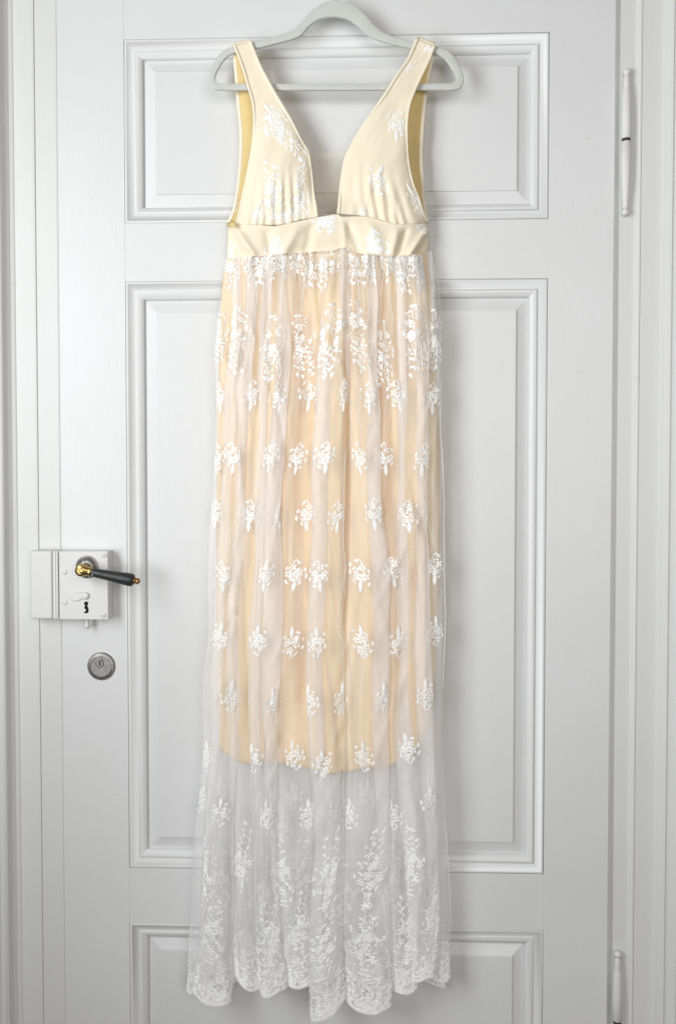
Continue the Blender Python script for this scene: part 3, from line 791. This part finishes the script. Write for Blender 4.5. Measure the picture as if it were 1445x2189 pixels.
cols_x = []; cols_d = []; cols_h = []; edge_cols = []
for k in range(NNo-1):
    for q in range(SEG):
        t = q/SEG
        c = 0.5-0.5*math.cos(math.pi*t)
        c = 0.55*c+0.45*t if True else c
        x = nodesx[k]*(1-c)+nodesx[k+1]*c
        front = (k % 2 == 0)
        base = nodesd[k]*(1-t)+nodesd[k+1]*t
        wid = np.abs(nodesx[k+1]-nodesx[k])
        amp = np.clip(wid*PXM*0.30, 0.0035, 0.010)
        s_ = math.sin(math.pi*t)
        d = base+(amp*s_*0.75 if front else -amp*s_*1.1)
        if q == 0: edge_cols.append(len(cols_x))
        cols_x.append(x); cols_d.append(d+0*x); cols_h.append(nodesh[k]*(1-t)+nodesh[k+1]*t+(13*s_ if front else -6*s_))
edge_cols.append(len(cols_x)); cols_x.append(nodesx[-1]); cols_d.append(nodesd[-1]+0*nodesx[-1]); cols_h.append(nodesh[-1])
CX = np.array(cols_x).T; CD = np.array(cols_d).T; CH = np.array(cols_h)
# scalloped hem
arc = np.cumsum(np.abs(np.diff(CX[-1], prepend=CX[-1, 0])))
CH = CH+13.0*np.abs(np.sin(arc/34.0))+0.8*np.sin(arc/7.0)-8
top = np.interp(CX[0], bq[:, 0], bq[:, 1])-1.0
CY = top[None, :]*(1-TV[:, None])+CH[None, :]*TV[:, None]
near_top = (1-sstep(0.0, 0.10, TV))[:, None]
CD = CD*(1-near_top)+(0.0415-0.018*np.abs((CX-700)/220)**6+0.30*(CD-0.045))*near_top
CD = CD+0.0042*(1-sstep(0.02, 0.30, TV))[:, None]*np.sin(CX/4.4+4*vnoise(CX/34, CY/220, 71))*(0.6+0.6*vnoise(CX/20, CY/160, 75))
CD = CD+0.0013*vnoise(CX/10+CY/110, CY/60, 72)+0.0022*vnoise(CX/24, CY/150, 73)
CX = CX+1.2*vnoise(CY/40, CX/25, 74)
# diagonal crush creases
for k in range(100):
    x0 = nrg.uniform(450, 940); y0 = nrg.uniform(640, 1950); L = nrg.uniform(60, 220); sl_ = nrg.uniform(-0.55, 0.55)
    CD = CD+nrg.choice([-1, 1])*nrg.uniform(.0014, .0040)*ridge(CX, CY, x0, y0, x0+sl_*L, y0+L, nrg.uniform(2.2, 6))
CD = np.maximum(CD, np.interp(CX, [470, 490, 905, 925], [0.018, 0.024, 0.024, 0.018]))
# the net always lies over the slip
ui = (CX-np.interp(CY, SY, SLx))/(np.interp(CY, SY, SRx)-np.interp(CY, SY, SLx)); uc = np.clip(ui, 0, 1)
ti = (CY-np.interp(uc, u, ytop))/(np.interp(uc, u, hemy)-np.interp(uc, u, ytop))
under = sd[np.clip((ti*(nT-1)).round().astype(int), 0, nT-1), np.clip((uc*(nS-1)).round().astype(int), 0, nS-1)]
CD = np.where((ti <= 1.01), np.maximum(CD, under+0.0022), CD)
over = Surf(P(CX, CY, CD))
mbo = over.mesh(); uvs = [over.uv()]
# rolled edges where the net turns back on itself
rolls = MB()
for ci, c in enumerate(edge_cols):
    for part in range(3):
        a0 = nrg.uniform(0.0, 0.30) if part == 0 else nrg.uniform(0.30, 0.55) if part == 1 else nrg.uniform(0.6, 0.75)
        a1 = min(a0+nrg.uniform(0.16, 0.34), 0.985)
        r0, r1 = int(a0*nR), int(a1*nR)
        pts = over.G[r0:r1:2, c]+np.array([0, -0.0004, 0])
        if len(pts) < 5: continue
        t = np.linspace(0, 1, len(pts)); rr = 0.00025+0.00075*np.sin(math.pi*t)**0.5
        rolls.tube(pts, list(rr), 5, 1.3)
# crush lines running slantwise over the pleats, and short puckers below the waist seam
PUCK = []
for k in range(36):
    x0 = 492+k*11.7+nrg.uniform(-4, 4); L = nrg.uniform(45, 190); sl_ = nrg.uniform(-.12, .12); y0 = float(np.interp(x0, bq[:, 0], bq[:, 1]))+2
    PUCK.append([(x0, y0), (x0+sl_*L*.3+nrg.uniform(-3, 3), y0+L*.4), (x0+sl_*L, y0+L)])
for line in PUCK+list(([(548, 600), (540, 690), (526, 780), (506, 870)], [(577, 590), (566, 680), (558, 760), (546, 850)], [(505, 1000), (520, 1090), (512, 1200), (520, 1300)], [(700, 1230), (716, 1310), (742, 1400), (752, 1470)],
             [(742, 1200), (728, 1290), (718, 1370)], [(893, 1000), (908, 1080), (924, 1160)], [(862, 950), (872, 1040), (884, 1110), (886, 1220), (900, 1330)], [(800, 1390), (812, 1450), (806, 1530)], [(480, 1450), (492, 1540), (484, 1640)],
             [(585, 1500), (576, 1600), (560, 1700), (550, 1770)], [(792, 1640), (800, 1720), (786, 1800), (776, 1860)], [(922, 1560), (918, 1680), (934, 1770), (922, 1850)], [(690, 1100), (706, 1180), (700, 1260)], [(645, 640), (636, 720), (640, 800), (630, 880)],
             [(838, 640), (826, 730), (832, 820), (820, 900)], [(600, 1000), (586, 1060), (590, 1140)], [(468, 1700), (460, 1800), (452, 1900), (430, 1990), (420, 2080)], [(508, 1850), (506, 1950), (510, 2040), (514, 2090)])):
    q = smoothpoly(line, 26); pp = []
    for (x, y) in q:
        t_, s_ = over.find(x, y); pp.append(P(x, y, -over.G[t_, s_][1]+0.0006))
    pp = np.array(pp); d_ = np.convolve(np.pad(-pp[:, 1], 4, 'edge'), np.ones(9)/9, 'valid')
    pp = P(q[:, 0], q[:, 1], d_+0.0006)
    t = np.linspace(0, 1, len(pp)); rolls.tube(pp, list(0.00014+0.00040*np.sin(math.pi*t)**0.7), 5, 1.2)
ov = mbo.build('overskirt', M_tulle, dress, smooth=True, uv=np.vstack(uvs), angle='keep')
rolls.build('rolled_pleat_edges', M_crease, ov, smooth=True, uv=np.array([(q[0]*2, q[2]) for q in rolls.v]), solid=0)

# --- back sheet of the overskirt, against the door
nB = 150
ub = np.linspace(0, 1, nB)[None, :]; tb = np.linspace(0, 1, 120)[:, None]
yb = 552+tb*(2108+0*ub-552)
bl_ = np.interp(yb, [545, 700, 1000, 1600, 1850, 2150], [490, 470, 466, 452, 436, 430]); br_ = np.interp(yb, [545, 700, 1000, 1600, 1900, 2150], [912, 936, 942, 944, 948, 950])
xb = bl_*(1-ub)+br_*ub
hemb = -18+14*np.abs(np.sin(ub*13.5+.6))+8*vnoise(ub*7, 0*ub, 81)
yb = yb+hemb*tb
db = 0.0085+0.0030*np.sin(ub*58+2.4*vnoise(ub*9, tb*4, 82))+0.0012*vnoise(ub*40, tb*14, 83)
db = np.maximum(db, 0.0035)
backS = Surf(P(xb+3*vnoise(ub*12, tb*9, 84), yb, db))
bo = backS.mesh().build('overskirt_back', M_tulle, dress, smooth=True, uv=backS.uv(), angle='keep')

# ------------------------------------------------------------------ embroidery placing
UPS, DN = 0.0, math.pi
rows = [
 (850, DN, [(468, .7), (536, .8), (600, .9), (655, .9), (738, .6), (790, .8), (852, 1.05), (930, .9)]),
 (981, DN, [(460, .7), (493, .9), (574, .8), (627, .85), (697, 1.1), (766, .8), (826, .9), (908, 1.0)]),
 (1104, DN, [(460, .7), (535, 1.1), (602, .8), (662, .95), (725, .95), (803, 1.0), (876, 1.1)]),
 (1231, DN, [(480, .85), (563, .85), (627, 1.05), (680, 1.0), (768, 1.1), (845, .95), (928, 1.0)]),
 (1370, UPS, [(468, 1.0), (556, .9), (630, 1.05), (673, .95), (771, 1.1), (851, .95), (936, .8)]),
 (1494, UPS, [(499, 1.0), (588, .85), (657, .95), (732, .95), (819, .8), (909, 1.05)]),
 (1616, UPS, [(438, .95), (538, 1.05), (628, .9), (690, 1.05), (776, .95), (870, 1.05)]),
 (1738, UPS, [(432, .8), (474, .95), (574, 1.0), (655, .9), (742, 1.0), (835, .9), (922, .95)])]
jit = {(850, 468): 4, (981, 627): 5, (1231, 928): -15, (1231, 845): -6, (1370, 468): -8, (1370, 936): -18, (1494, 909): -12, (1494, 588): 10, (1616, 690): 17, (1616, 870): -16, (1738, 922): -22, (1738, 432): -26}
k = 0
for (y, rot, lst) in rows:
    for (x, sc) in lst:
        k += 1
        stitch('embroidered_sprig', over, ov, SPRIG[k % 6], x, y+jit.get((y, x), 0), sc*(1 if rng.random() < .6 else -1)*1.03, 1.03, rot+rng.uniform(-.12, .12))
for i, (x, y, sx, sy) in enumerate(((505, 712, .95, 1.0), (581, 728, .75, .95), (640, 722, .8, 1.0), (712, 706, 1.05, 1.05), (766, 702, .75, 1.0), (818, 735, .7, .95), (885, 712, .95, 1.02), (929, 712, .6, .9), (472, 705, .5, .7))):
    stitch('embroidered_spray', over, ov, SPRAY[i % 6], x, y, sx*(1 if i % 2 else -1), sy, rng.uniform(-.08, .08))
HALF = [spray(s+70, 24, 18, 2+s % 3, False, 0.55) for s in range(6)]
for i, (x, y, sx, sy) in enumerate(((493, 566, .9, 1.1), (528, 560, .6, .6), (552, 562, .9, 1.1), (602, 562, 1.0, 1.0), (632, 556, .7, .7), (658, 562, .8, 1.1), (688, 560, .7, 1.3), (762, 562, .8, 1.1), (797, 562, 1.0, 1.1), (842, 562, .8, 1.0), (862, 566, .7, 1.3), (905, 566, 1.0, 1.2), (716, 556, .6, .6), (882, 560, .7, .7))):
    stitch('embroidered_spray', over, ov, HALF[i % 6], x, y, sx*(1 if i % 2 else -1), sy)
TALL = [spray(s+90, 27, 50, 2, True, 1.35) for s in range(5)]
for i, (x, y, sx, sy) in enumerate(((432, 1870, .9, 1.1), (520, 1852, .9, 1.05), (600, 1880, .9, 1.0), (702, 1880, 1.1, 1.05), (796, 1876, 1.1, 1.1), (876, 1850, .95, 1.05), (935, 1950, .9, 1.0), (450, 2010, 1.0, 1.0), (575, 2010, 1.1, .9), (690, 2030, 1.1, 1.1), (786, 2020, 1.25, 1.15), (640, 1990, .8, .9), (870, 2000, .9, .9))):
    stitch('embroidered_spray', over, ov, TALL[i % 5], x, y, sx, -sy if i < 7 else -sy, rng.uniform(-.15, .15))
# motifs of the back sheet that show through below the slip
for i, (x, y, mo_, rt_) in enumerate(((460, 1690, 0, 0), (548, 1720, 1, 0), (628, 1700, 2, 0), (600, 1760, 3, 0), (705, 1740, 4, 0), (790, 1700, 5, 0), (858, 1770, 1, 0))):
    stitch('embroidered_sprig', backS, bo, SPRIG[mo_], x, y, 1.0, 1.0, rt_)
for i, (x, y) in enumerate(((470, 1900), (560, 1920), (640, 1880), (740, 1920), (845, 1900), (915, 1890), (520, 2020), (620, 2030), (720, 2030), (850, 2030), (930, 2020))):
    stitch('embroidered_spray', backS, bo, TALL[(i+2) % 5], x, y, 1.0, -0.95, 0)

# --- lace border along the hem: crowded stitches, thick at the scalloped edge, thinning upwards
def lace(surf, parent, seed, dens):
    r = random.Random(seed); mb = MB()
    wid = float(surf.C[-1, -1]); rh = np.linalg.norm(surf.G[-1, 10]-surf.G[-2, 10])
    V = []; F = []
    mo = Motif()
    n = int(wid/0.0016*dens)
    for k in range(n):
        u = r.random()*wid
        for _ in range(6):
            v = 0.0008+abs(r.gauss(0, 1))*0.030
            if v > 0.105: continue
            c = r.random()
            if c < .5: mo.petal(u+r.uniform(-.002, .002), v, r.uniform(1.0, 2.0)*px_, r.uniform(1.5, 3.2)*px_, r.uniform(-.9, .9), 0.0007, 5)
            elif c < .8: mo.leaf(u, v, r.uniform(5, 10)*px_, r.uniform(1.3, 2.4)*px_, r.uniform(-1.4, 1.4))
            else: mo.stem([(u, v), (u+r.uniform(-.006, .006), v+.004), (u+r.uniform(-.012, .012), v+.006)], 0.0006)
    for k in range(int(wid/0.0011)):         # satin-stitched edge
        u = k*0.0011; mo.petal(u, 0.0030+0.0012*math.sin(u*900), 0.0008, 0.0034, 0.1*math.sin(k), 0.0007, 6)
    for k in range(int(wid/0.021)):          # garlands inside each scallop
        u = k*0.021; mo.stem([(u, .022), (u+.005, .013), (u+.0105, .010), (u+.016, .013), (u+.021, .022)], 0.0013)
    U = np.array(mo.v)
    pos, ok = surf.place(surf.nt-1, 0, U)
    Fk = [f for f in mo.f if all(ok[i] for i in f)]
    mb.add(pos, Fk)
    o = mb.build('hem_lace', M_thread, parent, angle='keep'); o['kind'] = 'stuff'
M_ground = net('lace_ground', (0.985, 0.98, 0.99), 0.18, 0.80, (34, 60), (0.885, 0.965))
for (sf, pa, k0) in ((over, ov, 0.88), (backS, bo, 0.88)):
    r0 = int(sf.nt*k0); g = Surf(sf.G[r0:]+sf.Nn[r0:]*0.0004)
    gu = sf.uv().reshape(sf.nt, sf.ns, 2)[r0:].reshape(-1, 2)
    g.mesh().build('lace_ground', M_ground, pa, smooth=True, uv=gu, angle='keep')
lace(over, ov, 5, 1.3); lace(backS, bo, 6, 0.9)

# --- bodice and waistband embroidery
CUPS = [spray(s+120, 20, 34, 2, True, 0.8) for s in range(4)]
stitch('embroidered_spray', cupL, cL, CUPS[0], 605, 280, 1.0, 1.15, 0.45)
stitch('embroidered_sprig', cupL, cL, SPRIG[1], 585, 240, .8, .9, 0.3)
stitch('embroidered_spray', cupL, cL, CUPS[1], 580, 425, .9, -1.1, 0.15)
stitch('embroidered_spray', cupL, cL, CUPS[2], 645, 425, .8, -1.15, -0.1)
stitch('embroidered_spray', cupL, cL, CUPS[3], 610, 462, 1.0, .5, 0)
stitch('embroidered_sprig', cupL, cL, SPRIG[2], 545, 455, .8, .6, 0)
stitch('embroidered_sprig', cupR, cR, SPRIG[3], 852, 266, 1.0, -1.0, 0.2)
stitch('embroidered_sprig', cupR, cR, SPRIG[4], 808, 382, 1.05, 1.0, -0.3)
stitch('embroidered_sprig', cupR, cR, SPRIG[5], 893, 428, .7, 1.1, 0.2)
stitch('embroidered_sprig', cupR, cR, SPRIG[0], 770, 455, .7, .4, 0.2)
stitch('embroidered_sprig', cupR, cR, SPRIG[0], 912, 100, .8, .3, 0.0)
stitch('embroidered_sprig', cupR, cR, SPRIG[2], 872, 140, .35, .6, -0.4)
WIDE = [spray(s+140, 22, 12, 3, False, 0.8) for s in range(3)]
stitch('embroidered_spray', waist, wb, WIDE[0], 697, 474, 1.05, .8, 0)
stitch('embroidered_spray', waist, wb, WIDE[1], 797, 528, 1.1, -1.0, 0)
stitch('embroidered_spray', waist, wb, WIDE[2], 583, 536, .8, -.8, 0)
stitch('embroidered_sprig', waist, wb, SPRIG[3], 905, 482, .8, .5, 0)
stitch('embroidered_sprig', waist, wb, SPRIG[1], 490, 540, .6, .8, 0)
stitch('embroidered_sprig', bkL, bL, SPRIG[1], 500, 435, .35, .9, 0)
